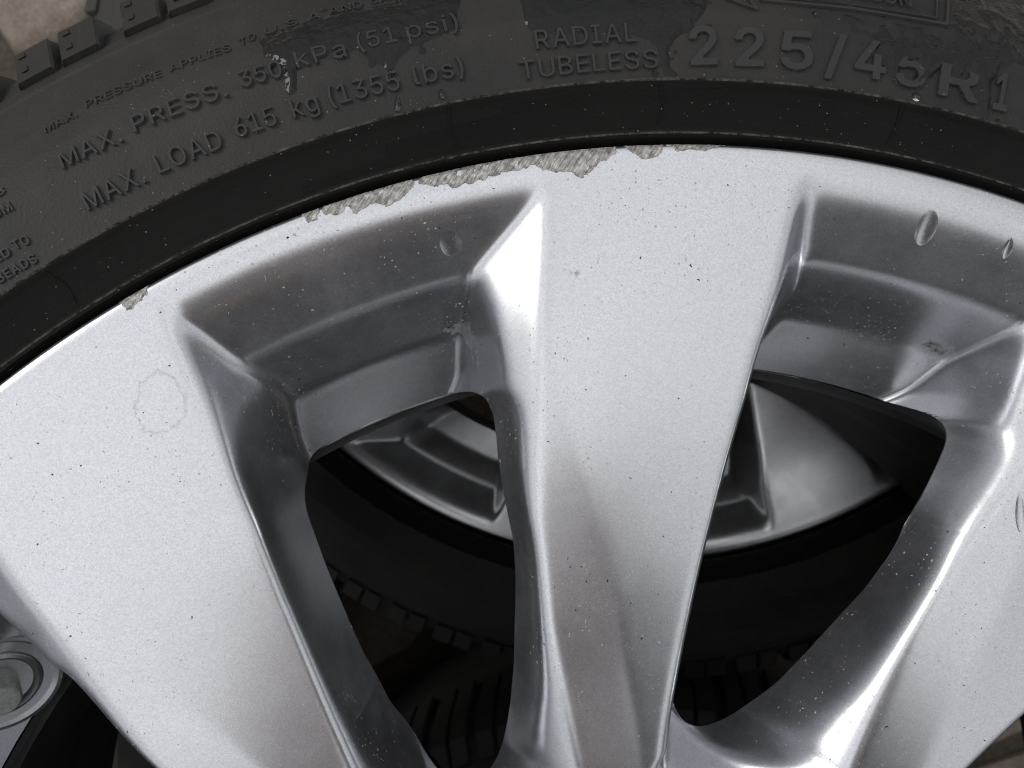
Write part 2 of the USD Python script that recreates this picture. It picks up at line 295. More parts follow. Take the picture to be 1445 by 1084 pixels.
# the opening right of spoke 0
X_ = [(.1868, 6.1), (.1823, 5.2), (.1758, 4.5), (.1617, 3.5), (.1521, 2.9), (.1389, 2.0), (.1234, 1.1), (.1112, 0.75), (.1055, 0.7), (.1005, 1.1), (.0971, 2.0), (.0957, 2.7), (.0949, 3.9), (.0948, 5.6), (.0957, 7.4), (.0973, 9.2)]
W_ = [(.100, 11.0), (.105, 12.9), (.11, 14.4), (.12, 16.7), (.13, 18.25), (.14, 19.6), (.15, 20.45), (.16, 20.65), (.17, 21.0), (.176, 21.35), (.181, 21.55), (.1850, 21.3), (.1873, 20.6), (.1886, 19.3)]
V_ = [(.189, 17.5), (.189, 14.5), (.189, 11.5), (.189, 9.0), (.1889, 7.6), (.1883, 6.7)]
def smooth_loop(pts, n=900, sig=5):
    p = np.array(pts); p = np.vstack([p, p[:1]]); d = np.r_[0, np.cumsum(np.hypot(*np.diff(p, axis=0).T))]
    s = np.linspace(0, d[-1], n, endpoint=False)
    q = np.c_[np.interp(s, d, p[:, 0]), np.interp(s, d, p[:, 1])]
    return gaussian_filter1d(q, sig, axis=0, mode='wrap')
loop0 = smooth_loop(polar_xy(np.array([a for a, _ in X_ + W_ + V_]), np.array([b for _, b in X_ + W_ + V_])))
def turned(q, deg):
    a = rad(deg); c, s = math.cos(a), math.sin(a); return np.c_[q[:, 0] * c + q[:, 1] * s, -q[:, 0] * s + q[:, 1] * c]
win0, winL = Polygon(loop0), Polygon(turned(loop0, -36))
Xr = tab([(r, t) for r, t in X_ if r > .0975]); Wr = tab(W_[:-2])
hWr = tab([(.095, -.037), (.10, -.037), (.11, -.032), (.12, -.030), (.13, -.027), (.14, -.024), (.15, -.022), (.16, -.0195), (.17, -.019), (.177, -.020), (.183, -.021), (.189, -.022)])
slopeW = tab([(.09, 2.6), (.10, 3.0), (.11, 3.4), (.12, 3.8), (.13, 4.2), (.14, 4.8), (.15, 5.0), (.16, 3.6), (.17, 2.6), (.19, 3.2)])
def rim_h(r): return P_(r)
def spoke_h(r, th):
    """surface of the ten spokes and openings' side walls, th in degrees; also the signed distance to the nearest opening."""
    G = np.full(r.shape, -1.0)
    for k in (-1, 0, 1):
        t = th - 36 * k
        F = face_h(r); T, S, Q = T_(r), S_(r), Q_(r)
        d = np.radians(np.maximum(Q - t, 0)) * r
        g = F - tilt_right(r) * np.radians(np.maximum(t - Q, 0)) * r - 0.10 * np.minimum(d, np.radians(np.maximum(Q - T, 0)) * r) 
        g = g - facet_m(r) * np.radians(np.maximum(T - t, 0)) * r
        over = np.radians(np.maximum(t - S, 0)) * r
        g = g - slopeS(r) * over
        g = g - slopeU(r) * np.radians(np.maximum(U_(r) - t, 0)) * r
        G = np.maximum(G, g)
    xy = polar_xy(r, th); pts = shapely.points(xy.reshape(-1, 2))
    sd = np.full(pts.shape, 9.0)
    for w in (win0, winL):
        d = shapely.distance(pts, w.exterior); ins = shapely.contains_properly(w, pts)
        sd = np.minimum(sd, np.where(ins, -d, d))
    sd = sd.reshape(r.shape)
    tt = np.where(th > MID(r), th, th + 36)                  # th relative to the opening at +12 or at -24
    tt = np.where(th > 4 + 0 * r, th, th + 36)
    s = (th - Xr(r)) / np.maximum(Wr(r) - Xr(r), 2.0)
    s2 = (th + 36 - Xr(r)) / np.maximum(Wr(r) - Xr(r), 2.0)
    use = np.where(abs(s - .5) < abs(s2 - .5), s, s2)
    w = np.clip((use - .3) / .4, 0, 1); w = w * w * (3 - 2 * w)
    hc = -.036 * (1 - w) + hWr(r) * w
    sl = 16.0 * (1 - w) + slopeW(r) * w
    low = np.clip((.103 - r) / .006, 0, 1)                   # at the foot of an opening the wall is the same all round
    sl = sl * (1 - low) + 2.4 * low
    wall = hc + sl * np.clip(sd, -.0012, 1)
    G = np.minimum(G, wall)
    G = np.maximum(G, np.where(r < .083, -.034, -1))
    return G, sd
def face_tile(stride, rough_scuff=None, k=0):
    rr = np.arange(.062, .23525, .00035)[::stride]
    rr = np.append(rr, .2352) if rr[-1] < .2352 else rr
    nt = 420 // stride
    t = np.arange(nt + 1) / nt
    R = np.repeat(rr[:, None], nt + 1, 1)
    TH = (MID(R) - 36) + 36 * t[None, :]
    G, sd = spoke_h(R, TH)
    H = np.where(R > .2314, rim_h(R), np.maximum(G, rim_h(R))); is_rim = (rim_h(R) > G) & (R > .188)
    # rounding of every edge, about a millimetre; periodic across the tile
    core = H[:, :-1].copy()
    for a in range(0, len(rr), 12):
        cell = rad(36) * rr[a] / nt
        core[a:a + 12] = gaussian_filter1d(core[a:a + 12], .0015 / cell, axis=1, mode='wrap')
    fine = gaussian_filter1d(core, 3.1 / stride, axis=0, mode='nearest')
    keep = np.clip((rr - .2300) / .002, 0, 1)[:, None]        # the thin lip keeps a crisper profile
    core = fine * (1 - keep) + gaussian_filter1d(core, 1.1 / stride, axis=0, mode='nearest') * keep
    H = np.c_[core, core[:, :1]]
    return rr, R, TH, H, sd, is_rim
def grid_normals(R, TH, H):
    """per-vertex normals of the height field, periodic in the second index."""
    P = np.stack([R * np.sin(np.radians(TH)), R * np.cos(np.radians(TH)), H], -1)
    dr = np.gradient(P, axis=0)
    a = rad(-36); c, s = math.cos(a), math.sin(a)
    back = lambda q, sgn: np.stack([q[:, 0] * c + sgn * q[:, 1] * s, -sgn * q[:, 0] * s + q[:, 1] * c, q[:, 2]], -1)
    left = back(P[:, -2], 1); right = back(P[:, 1], -1)
    E = np.concatenate([left[:, None], P, right[:, None]], 1)
    dt = E[:, 2:] - E[:, :-2]
    n = np.cross(dt, dr); n *= np.sign(n[..., 2:3]) + (n[..., 2:3] == 0)
    return n / np.linalg.norm(n, axis=-1, keepdims=True)
def clip_tile(tile):
    """drop the opening, pull the faces that cross its outline onto it."""
    rr, R, TH, H, sd, is_rim = tile
    N = grid_normals(R, TH, H)
    nr, nt = R.shape; idx = np.arange(nr * nt).reshape(nr, nt)
    q = np.stack([idx[:-1, :-1], idx[:-1, 1:], idx[1:, 1:], idx[1:, :-1]], -1).reshape(-1, 4)
    inside = (sd < 0).ravel()
    n_in = inside[q].sum(1)
    q = q[n_in < 4]
    V = np.c_[polar_xy(R, TH).reshape(-1, 2), H.ravel()]
    move = np.unique(q[inside[q]])
    pts = shapely.points(V[move, :2])
    both = [w.exterior for w in (win0, winL)]
    d = np.stack([shapely.distance(pts, e) for e in both])
    for j, e in enumerate(both):
        sel = d.argmin(0) == j
        if sel.any():
            at = shapely.line_locate_point(e, pts[sel]); p = shapely.line_interpolate_point(e, at)
            V[move[sel], :2] = np.c_[shapely.get_x(p), shapely.get_y(p)]
            lo = loop0 if j == 0 else turned(loop0, -36)
            arc = np.r_[0, np.cumsum(np.hypot(*np.diff(np.vstack([lo, lo[:1]]), axis=0).T))]
            V[move[sel], 2] = np.interp(at, arc, np.r_[EDGE_H, EDGE_H[:1]])
    rim_q = is_rim.ravel()[q].sum(1) >= 2
    return V, N.reshape(-1, 3), q, rim_q
def sub(V, N, q, k):
    u, inv = np.unique(q, return_inverse=True); f = inv.reshape(-1, 4)
    a = rad(36 * k); c, s = math.cos(a), math.sin(a)
    tw = lambda X: np.c_[X[:, 0] * c + X[:, 1] * s, -X[:, 0] * s + X[:, 1] * c, X[:, 2]]
    return tw(V[u]), tw(N[u]), f
TILES = {}
def tile(stride):
    if stride not in TILES: TILES[stride] = clip_tile(face_tile(stride) if stride > 1 else _hf)
    return TILES[stride]
from scipy.interpolate import RegularGridInterpolator
_lr, _lt = np.hypot(*loop0.T), np.degrees(np.arctan2(loop0[:, 0], loop0[:, 1]))
EDGE_H = gaussian_filter1d(np.maximum(spoke_h(_lr[:, None], _lt[:, None])[0][:, 0], P_(_lr)), 9, mode='wrap')   # height of the opening's outline, point for point of loop0
BACK = tab([(.06, -.043), (.09, -.048), (.13, -.052), (.16, -.052), (.189, -.0475)])
SCUFF = [
 [(233.3, -21.73), (234.0, -21.15), (233.6, -20.76), (232.8, -20.79), (231.9, -21.19), (231.8, -21.52)],
 [(232.4, -20.71), (233.1, -20.33), (233.4, -19.76), (233.8, -19.22), (234.0, -18.5), (234.3, -17.85), (234.3, -17.18), (234.3, -16.55), (233.4, -15.68), (232.3, -15.75), (231.2, -16.18), (230.7, -16.57), (230.3, -17.07), (229.9, -17.34), (230.1, -17.64), (230.9, -17.77), (231.3, -18.29), (230.9, -18.71), (230.3, -18.97), (230.9, -19.22), (232.1, -19.4), (231.8, -19.62), (231.5, -19.89), (231.8, -20.61)],
 [(232.9, -15.4), (233.6, -15.0), (234.3, -14.39), (234.4, -13.71), (234.4, -12.98), (234.4, -11.9), (234.4, -11.03), (234.4, -9.49), (234.4, -8.9), (234.4, -7.86), (234.4, -6.67), (234.4, -4.68), (232.3, -4.72), (231.5, -5.08), (230.6, -5.8), (229.1, -6.03), (228.7, -6.55), (227.8, -6.58), (228.9, -7.1), (229.6, -7.31), (230.1, -8.0), (230.6, -8.57), (231.4, -8.93), (232.1, -9.33), (231.2, -9.98), (231.1, -10.65), (231.1, -11.19), (230.8, -11.87), (230.4, -12.67), (230.3, -13.34), (230.0, -13.67), (231.0, -13.92), (230.9, -14.44), (231.7, -14.78), (232.4, -15.04)],
 [(233.5, -4.54), (234.8, -4.06), (234.5, -3.25), (234.2, -2.06), (232.5, -2.23), (230.8, -2.83), (231.1, -3.37), (232.2, -3.86), (233.1, -4.24)],
 [(234.4, -1.99), (234.4, -1.14), (234.4, 0.14), (234.3, 1.89), (234.2, 1.89), (232.9, 0.14), (232.8, -1.14), (232.9, -1.49)],
 [(233.7, -32.02), (234.2, -31.6), (233.4, -31.14), (234.2, -30.74), (233.8, -30.34), (232.3, -30.65), (232.2, -31.12), (231.5, -31.64), (231.8, -31.97)]]
def scuff_mesh(rows, seed):
    """scraped metal: a torn-edged sheet lying in the rim edge, gouged along the scrape, with a small burr round it."""
    r0, step = .232, .00016
    a = np.array([(x if x < 233.0 else 235.2, y) for x, y in rows])
    e = np.array(Polygon(np.c_[np.radians(a[:, 1]) * r0, a[:, 0] / 1000]).buffer(0).exterior.segmentize(.00018).coords)[:-1]
    k3 = np.c_[e, e[:, 0] * 0 + seed]
    e = e + np.c_[meshkit.fbm(k3 * [700, 700, 1], 4, 41) - .5, meshkit.fbm(k3 * [700, 700, 1], 4, 42) - .5] * .0016
    pl = Polygon(e).buffer(.00012)
    x0, y0, x1, y1 = pl.bounds; gx, gy = np.arange(x0 - step, x1 + step * 2, step), np.arange(y0 - step, y1 + step * 2, step)
    X, Y = np.meshgrid(gx, gy, indexing='ij'); pts = shapely.points(np.c_[X.ravel(), Y.ravel()])
    ins = shapely.contains_properly(pl, pts); d = np.where(ins, shapely.distance(pts, pl.boundary), -shapely.distance(pts, pl)).ravel()
    Yc = np.minimum(Y.ravel(), .23505); deg = np.degrees(X.ravel() / r0)
    xy = polar_xy(Yc, deg); base = face_at(xy)
    ang = rad(58); u = X.ravel() * math.cos(ang) + Y.ravel() * math.sin(ang); v = -X.ravel() * math.sin(ang) + Y.ravel() * math.cos(ang)
    gouge = (meshkit.fbm(np.c_[u * 260, v * 1900, u * 0 + seed], 3, 51) - .5) * .00040 + (meshkit.fbm(np.c_[X.ravel(), Y.ravel(), X.ravel() * 0] * 1100, 3, 52) - .5) * .00022
    burr = .00022 * np.exp(-((d - .00018) / .00016) ** 2) * (meshkit.noise(np.c_[X.ravel(), Y.ravel(), X.ravel() * 0] * 900, 53) > .42)
    lift = np.where(d > 0, .00012 + gouge * np.clip(d / .0003, 0, 1) + burr, -.0002)
    V = np.c_[xy, base + lift]
    i = np.arange(X.size).reshape(X.shape); q = np.stack([i[:-1, :-1], i[1:, :-1], i[1:, 1:], i[:-1, 1:]], -1).reshape(-1, 4)
    q = q[(d[q] > 0).any(1)]
    g = trimesh.Trimesh(V, np.vstack([q[:, [0, 1, 2]], q[:, [0, 2, 3]]]), process=False); g.remove_unreferenced_vertices(); return g

def tyre_profile(): 
    front = [(.2354, -.0095), (.2359, -.004), (.2362, -.0013), (.2366, -.0008), (.2374, -.0009), (.2395, 0.0002), (.2425, .0019), (.2450, .0035), (.2460, .0044), (.2466, .0046),
             (.2475, .0043), (.255, .0036), (.262, .003), (.269, 0.0), (.276, -.004), (.283, -.0092), (.2895, -.0148), (.2902, -.0160), (.2912, -.0164), (.2955, -.0207), (.2968, -.0226), (.3045, -.0310), (.3095, -.048), (.3115, -.075), (.3125, -.110)]
    return front
TYRE = np.array(tyre_profile())
def tyre_h(r): return np.interp(r, TYRE[:, 0], TYRE[:, 1])
def on_tyre(r, deg, lift=0.0):
    """a point of the sidewall, lifted along its normal."""
    dh = (tyre_h(r + 5e-4) - tyre_h(r - 5e-4)) / 1e-3
    n = np.hypot(1, dh); rr = r - dh / n * lift; hh = tyre_h(r) + lift / n
    return np.concatenate([polar_xy(rr, deg), np.asarray(hh)[..., None]], -1)

VALVE = (.1976, -56.5, -.0338)
PAIRS = 68
def tread_block(deg, wdeg, fine):
    """one shoulder block: chamfered wedge from the sidewall step round onto the tread."""
    prof = np.array([(.2958, -.0222), (.2966, -.0196), (.3082, -.0278), (.3128, -.0420), (.3152, -.0650), (.3165, -.0850)])
    inner = np.array([(.2955, -.0236), (.2960, -.0236), (.3030, -.0318), (.3080, -.0460), (.3100, -.0680), (.3110, -.0850)])
    a = np.array([deg, deg + .10, deg + wdeg - .10, deg + wdeg])
    rows = []
    for i, t in enumerate(a):
        dr = -0.0006 if i in (0, 3) else 0
        sl = np.linspace(0, 1, len(prof)) * 0.5                # blocks lean round the tread
        rows.append(np.c_[polar_xy(prof[:, 0] + dr, t + sl), prof[:, 1] + dr * .5])
    lowL = np.c_[polar_xy(inner[:, 0], a[0] + np.linspace(0, 1, len(prof)) * .5), inner[:, 1]]
    lowR = np.c_[polar_xy(inner[:, 0], a[3] + np.linspace(0, 1, len(prof)) * .5), inner[:, 1]]
    rows = [lowL] + rows + [lowR]
    v = np.array(rows); n, k = v.shape[:2]; i = np.arange(n * k).reshape(n, k)
    q = np.stack([i[:-1, :-1], i[:-1, 1:], i[1:, 1:], i[1:, :-1]], -1).reshape(-1, 4)
    f = [q]
    f.append(np.array([[i[0, 0], i[1, 0], i[2, 0], i[2, 0]], [i[0, 0], i[2, 0], i[3, 0], i[5, 0]], [i[3, 0], i[4, 0], i[5, 0], i[5, 0]]]))
    q = np.vstack(f)
    tri = np.vstack([q[:, [0, 1, 2]], q[:, [0, 2, 3]]]); tri = tri[(tri[:, 0] != tri[:, 1]) & (tri[:, 1] != tri[:, 2]) & (tri[:, 0] != tri[:, 2])]
    ms = [trimesh.Trimesh(v.reshape(-1, 3), tri, process=False)]
    if fine:                                                  # two small moulded marks
        for rr_, dd, wd in ((.3000, .45, .30), (.3058, .55, .34)):
            hh = np.interp(rr_, prof[:, 0], prof[:, 1])
            for (ox, oy, sx, sy) in ((0, 0, wd, .0007), (wd * .35, .0006, .08, .0016)):
                b = trimesh.creation.box([1, 1, 1]); p = b.vertices
                r_ = rr_ + oy + p[:, 1] * sy; t_ = deg + wdeg * .35 + ox + p[:, 0] * sx
                h_ = np.interp(r_, prof[:, 0], prof[:, 1]) + p[:, 2] * .0008
                b.vertices = np.c_[polar_xy(r_, t_), h_]; ms.append(b)
    return ms

TEXT = [("MAX.", 273.8, -31.02, 273.61, -29.44, 14), ("PRESSURE", 274.71, -28.96, 273.74, -25.3, 14), ("APPLIES", 273.91, -24.88, 273.24, -22.01, 14), ("TO", 273.43, -21.53, 273.96, -20.79, 14),
 ("U.S.A", 274.28, -20.34, 274.22, -17.68, 14), ("AND", 274.56, -17.27, 274.09, -15.71, 14), ("CANADA", 274.36, -15.33, 274.26, -12.8, 14),
 ("MAX.", 262.27, -30.84, 261.57, -27.92, 27), ("PRESS.", 262.13, -27.27, 261.5, -22.77, 27), ("350", 262.02, -22.05, 261.52, -20.1, 27), ("kPa", 262.2, -19.39, 261.62, -17.03, 27),
 ("(51", 262.2, -16.43, 261.95, -14.61, 27), ("psi)", 262.0, -14.12, 262.0, -11.7, 27),
 ("MAX.", 251.8, -30.75, 251.42, -27.78, 27), ("LOAD", 251.81, -27.05, 251.42, -23.85, 27), ("615", 252.2, -23.07, 251.99, -21.09, 27), ("kg", 252.0, -20.29, 252.0, -19.01, 27),
 ("(1355", 252.03, -18.45, 251.62, -15.05, 27), ("lbs)", 251.7, -14.31, 251.7, -11.91, 27),
 ("RADIAL", 255.0, -8.28, 255.02, -3.42, 27), ("TUBELESS", 248.63, -9.25, 248.91, -2.48, 26),
 ("2", 249.67, -0.85, 249.96, 0.5, 53), ("2", 249.8, 1.39, 250.03, 2.81, 53), ("5", 250.0, 3.67, 250.2, 5.28, 53), ("/", 249.94, 5.86, 249.9, 6.88, 53), ("4", 250.24, 7.38, 250.24, 8.94, 53),
 ("5", 250.1, 9.49, 250.1, 11.03, 53), ("R", 249.6, 11.72, 249.7, 13.77, 53), ("1", 249.6, 14.57, 249.7, 15.31, 53), ("7", 249.86, 16.37, 249.9, 17.88, 53),
 ("DIMENSION", 269.28, 4.18, 269.94, 10.25, 26),
 ("ED", 252.61, -35.53, 252.25, -34.78, 12), ("TO", 252.73, -34.53, 252.23, -33.76, 12), ("BEADS", 248.63, -35.94, 248.08, -33.93, 12), ("8", 264.81, -34.1, 264.7, -33.6, 12), ("UM", 260.7, -34.53, 260.27, -33.63, 12)]
def lettering(word, r0, a0, r1, a1, px):
    cap = {14: .0021, 27: .0042, 26: .0041, 53: .0084, 12: .0020}[px]
    big = px == 53
    depth = .0007 if px > 20 else .0004
    ms, x = [], 0.0
    gap = cap * (0.22 if not big else 0)
    for ch in word:
        g = meshkit.text_mesh(ch, cap, depth + .0006, bold=big or px == 12)
        b = g.bounds; g.apply_translation([x - b[0, 0], 0, 0]); x += b[1, 0] - b[0, 0] + gap; ms.append(g)
    g = cat(ms); w = g.bounds[1, 0]
    v = g.vertices; s = v[:, 0] / w
    r = (r0 + (r1 - r0) * s) / 1000 + v[:, 1] * 1.0
    if big: s = s
    base = on_tyre(r, a0 + (a1 - a0) * s, 0)
    n = on_tyre(r, a0 + (a1 - a0) * s, 1e-3) - base
    g.vertices = base + n * ((v[:, 2] - .0006) * 1000)[:, None]
    return g

_hf = face_tile(1)
_face = RegularGridInterpolator((_hf[0], np.linspace(0, 1, _hf[3].shape[1])), _hf[3], bounds_error=False, fill_value=None)
def face_at(xy):
    r = np.hypot(*xy.T); th = np.degrees(np.arctan2(xy[:, 0], xy[:, 1])); t = ((th - (MID(r) - 36)) / 36) % 1.0
    return _face(np.c_[r, t])

def car_wheel(name, mat4, label, hi, paint_m, group='silver alloy wheels with tyres', spin=0.0):
    w = thing(name, mat4, label=label, cat='wheel', group=None)
    # --- rim and spokes
    rims = []
    for k in range(10):
        kk = k if k < 6 else k - 10
        stride = 1 if (hi and kk in (-2, -1, 0, 1)) else (2 if not hi else 3)
        V, N, q, rim_q = tile(stride)
        Vs, Ns, f = sub(V, N, q[~rim_q], kk); obj('spoke', (Vs, f), paint_m, w, normals=Ns)
        rims.append(sub(V, N, q[rim_q], kk))
    off = np.cumsum([0] + [len(a[0]) for a in rims])
    obj('rim_ring', (np.vstack([a[0] for a in rims]), np.vstack([a[2] + o for a, o in zip(rims, off)])), paint_m, w, normals=np.vstack([a[1] for a in rims]))
    if hi:
        names = ['small scraped chip at the left end of the scuffs', 'grey scraped patch left of the long scuff', 'long scraped band of bare metal on the rim edge', 'rounded scraped chip right of the long band', 'thin scraped sliver at the right end of the scuffs', 'isolated double chip on the rim edge at far left']
        for j, sc in enumerate(SCUFF): obj('kerb_scuff', scuff_mesh(sc, j), M_scuff, w, smooth=True, label=names[j])
    # --- edges of the openings, back face, barrel, hub
    n = len(loop0)
    for k in range(10):
        r = np.hypot(*loop0.T)
        tang = np.roll(loop0, -3, 0) - np.roll(loop0, 3, 0); out = np.c_[tang[:, 1], -tang[:, 0]] / np.linalg.norm(tang, axis=1)[:, None]
        if (out * (loop0 - loop0.mean(0))).sum() < 0: out = -out
        back = BACK(r); v = []
        for off_, hh in ((0, EDGE_H), (.0008, EDGE_H - .0018), (.017, np.minimum(back, EDGE_H - .012))):
            q2 = loop0 + out * off_; r2 = np.hypot(*q2.T); q2 = q2 * np.minimum(1, .1885 / r2)[:, None]
            v.append(np.c_[turned(q2, 36 * k), hh])
        v = np.vstack(v)
        i = np.arange(3 * n).reshape(3, n)
        q = np.stack([i[:-1], i[1:], np.roll(i[1:], -1, 1), np.roll(i[:-1], -1, 1)], -1).reshape(-1, 4)
        obj('opening_wall', (v, q), paint_m, w, smooth=60)
    tg = np.roll(loop0, -3, 0) - np.roll(loop0, 3, 0); ou = np.c_[tg[:, 1], -tg[:, 0]] / np.linalg.norm(tg, axis=1)[:, None]
    if (ou * (loop0 - loop0.mean(0))).sum() < 0: ou = -ou
    wide = loop0 + ou * .017; wide = wide * np.minimum(1, .1885 / np.hypot(*wide.T))[:, None]
    ring = Point(0, 0).buffer(.1895, 90).difference(Point(0, 0).buffer(.068, 40))
    for k in range(10): ring = ring.difference(Polygon(turned(wide[::6], 36 * k)).buffer(0))
    bm = trimesh.creation.triangulate_polygon(ring, engine='earcut'); bv = np.c_[bm[0], BACK(np.hypot(*bm[0].T))]
    obj('spoke_backs', (bv, bm[1][:, ::-1]), M_paint2, w)
    obj('hub', revolve([(.070, -.043), (.040, -.0425), (.036, -.040), (.033, -.0425), (.028, -.0425), (.0255, -.040), (.0255, -.030), (.027, -.028), (.064, -.028), (.066, -.0262)], 96), paint_m, w, smooth=40)
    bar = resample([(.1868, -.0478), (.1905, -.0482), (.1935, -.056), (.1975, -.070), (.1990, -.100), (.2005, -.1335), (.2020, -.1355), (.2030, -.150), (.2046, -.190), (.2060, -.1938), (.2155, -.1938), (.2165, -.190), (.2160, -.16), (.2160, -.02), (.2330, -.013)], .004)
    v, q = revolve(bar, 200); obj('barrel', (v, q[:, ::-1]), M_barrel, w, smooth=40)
    if hi:                                                    # valve hole in the rim ledge, just inside the left edge of the picture
        rv, av, hv = VALVE
        nrm = np.array([-math.sin(rad(av)) * .66, -math.cos(rad(av)) * .66, .75]); nrm /= np.linalg.norm(nrm)
        e1 = np.cross([0, 0, 1.0], nrm); e1 /= np.linalg.norm(e1); e2 = np.cross(nrm, e1)
        c0 = np.r_[polar_xy(np.array(rv), av), hv]
        def at_valve(prof, n=72):
            vv, qq = revolve(prof, n); return c0 + vv[:, :1] * e1 + vv[:, 1:2] * e2 + vv[:, 2:] * nrm, qq
        vb = obj('valve_seat', at_valve(resample([(.0066, -.016), (.0066, -.0012), (.0070, .0002), (.0080, .0010), (.0088, .0006), (.0094, -.0006), (.0112, -.0002), (.0124, .0006), (.0134, .0004), (.0142, -.0012)], .0004)), M_seat, w, smooth=50)
        vs, vq = at_valve([(.0001, .0042), (.0034, .0042), (.0042, .0034), (.0042, -.006), (.0060, -.008), (.0060, -.015)], 40)
        obj('valve_stem', (vs - e2 * .0012 - e1 * .002, vq), M_cap, w, smooth=50)
    # --- tyre
    nang = 720 if hi else 240
    front = resample(TYRE, .0010 if hi else .003)
    rear = np.c_[TYRE[::-1, 0], -.220 - TYRE[::-1, 1]][1:]
    split = np.searchsorted(front[:, 0], .2461)
    body = np.vstack([front[split:], rear])
    t = obj('tyre', revolve(body, nang), M_rubber, w, smooth=40)
    obj('bead_band', revolve(front[:split + 1], nang), M_band, t, smooth=40)
    strip = lambda r0, r1, up: revolve([(r0, tyre_h(r0) + up * .2), ((r0 + r1) / 2, tyre_h((r0 + r1) / 2) + up), (r1, tyre_h(r1) + up * .2)], nang)
    obj('bead_line', strip(.2366, .2371, .00022), M_dust, t, smooth=True)
    obj('rim_protector_edge', strip(.2463, .2468, .0002), M_dust, t, smooth=True)
    pitch = 360 / PAIRS
    for k in range(PAIRS):
        a = -32.0 + k * pitch; vis = hi and k < 3
        for da, wd in ((0, 1.82), (2.2, 1.9)):
            obj('tread_block', cat(tread_block(a + da, wd, vis)), M_rubber, t)
    if hi:
        for row in TEXT: obj('raised_lettering', lettering(*row), M_letter, t)
        # moulded frame round the last words and the arrow beside it
        def ridge(pts, wd=.0007, ht=.0006):
            pl = shapely.LineString(polar_xy(np.array([p[0] for p in pts]) / 1000, np.array([p[1] for p in pts]))).segmentize(.002).buffer(wd / 2, cap_style='flat')
            g = trimesh.creation.extrude_polygon(pl, ht + .0005, engine='earcut'); vv = g.vertices
            rr_, aa = np.hypot(vv[:, 0], vv[:, 1]), np.degrees(np.arctan2(vv[:, 0], vv[:, 1]))
            b0 = on_tyre(rr_, aa, 0); nn = (on_tyre(rr_, aa, 1e-3) - b0)
            g.vertices = b0 + nn * ((vv[:, 2] - .0005) * 1000)[:, None]; return g
        for dg, dd in ((-33.9, .25), (-13.05, -.1), (-2.35, .2), (10.1, .1)): obj('mould_seam', ridge([(238.6, dg), (242.0, dg + dd), (245.9, dg - dd * .3)], .00035, .00022), M_band, t)
        obj('raised_frame', cat([ridge([(272, 2.9), (265.9, 2.8), (266.4, 7.3), (267.17, 11.9), (277, 12.3)]), ridge([(272, 3.25), (267.2, 3.2), (268.4, 11.4), (277, 11.75)], .0004)]), M_letter, t)
        obj('raised_arrow', cat([ridge([(265.87, 1.09), (263.18, 2.48), (267.2, 2.1)], .0006)]), M_letter, t)
    return w

def xf(R, p):
    a = np.eye(4); a[:3, :3] = R; a[:3, 3] = p; return a
W1 = xf([[0.9907006, -0.0075983, 0.1358478], [-0.0048925, 0.9958043, 0.0913774], [-0.1359721, -0.0911922, 0.9865067]], [0.0016147, -0.3125865, 0.4791740])
sp = rad(-131.651)
W2 = xf([[math.cos(sp), math.sin(sp), 0], [-math.sin(sp), math.cos(sp), 0], [0, 0, 1]], [0, 0, 0.228])
wheel1 = car_wheel('alloy_wheel', W1, 'large scuffed silver alloy wheel with its lettered black tyre lying on top', True, M_paint)
wheel2 = car_wheel('alloy_wheel', W2, 'silver alloy wheel lying underneath, seen through the openings between the spokes', False, M_paint2)

# ------------------------------------------------------------------ wet patches and drops
FILM = [
 [(273.9, -20.66), (273.9, -19.55), (274.8, -18.33), (274.4, -17.07), (273.6, -15.7), (273.0, -13.99), (274.3, -12.8), (273.2, -11.18), (268.0, -11.56), (262.9, -11.94), (261.7, -12.67), (260.8, -13.89), (259.0, -14.74), (256.4, -15.26), (256.7, -15.45), (257.9, -15.52), (259.6, -15.96), (261.8, -16.17), (263.5, -16.56), (263.1, -16.99), (264.3, -17.54), (263.4, -18.22), (262.6, -19.15), (262.4, -19.53), (259.8, -19.67), (257.9, -19.81), (257.3, -20.06), (258.5, -20.18), (260.9, -20.01), (263.5, -19.89), (266.0, -20.1), (269.9, -20.55)],
 [(270.7, -8.47), (261.0, -8.55), (259.7, -8.19), (258.3, -7.18), (258.0, -5.69), (257.9, -3.91), (255.9, -2.82), (253.9, -2.36), (250.5, -2.21), (247.9, -2.15), (247.3, -1.83), (247.6, -1.55), (249.2, -1.91), (253.2, -1.92), (255.8, -1.61), (258.2, -0.68), (261.7, -0.06), (268.3, 0.32)],
 [(259.2, 8.42), (259.8, 9.83), (260.4, 11.46), (260.8, 13.14), (261.8, 14.56), (261.7, 15.33), (259.4, 14.54), (256.0, 14.33), (250.2, 14.35), (246.8, 14.46), (246.6, 14.29), (251.8, 14.03), (255.8, 13.67), (256.2, 12.82), (253.7, 12.49), (256.5, 12.22), (256.9, 11.81), (252.9, 11.22), (250.8, 10.62), (250.2, 10.15), (253.5, 10.81), (255.6, 10.75), (256.6, 10.37), (256.1, 9.84), (253.2, 9.58), (251.3, 9.76), (252.0, 9.38), (252.9, 9.11), (255.5, 8.81)],
 [(264.9, 6.67), (264.1, 7.66), (264.8, 9.26), (265.4, 11.76), (269.4, 12.22), (281.2, 12.84), (296.8, 18.36), (262.6, 17.14), (261.6, 15.66), (261.8, 14.56), (260.8, 13.14), (260.4, 11.46), (259.8, 9.83), (259.8, 8.52), (260.5, 7.27)]]
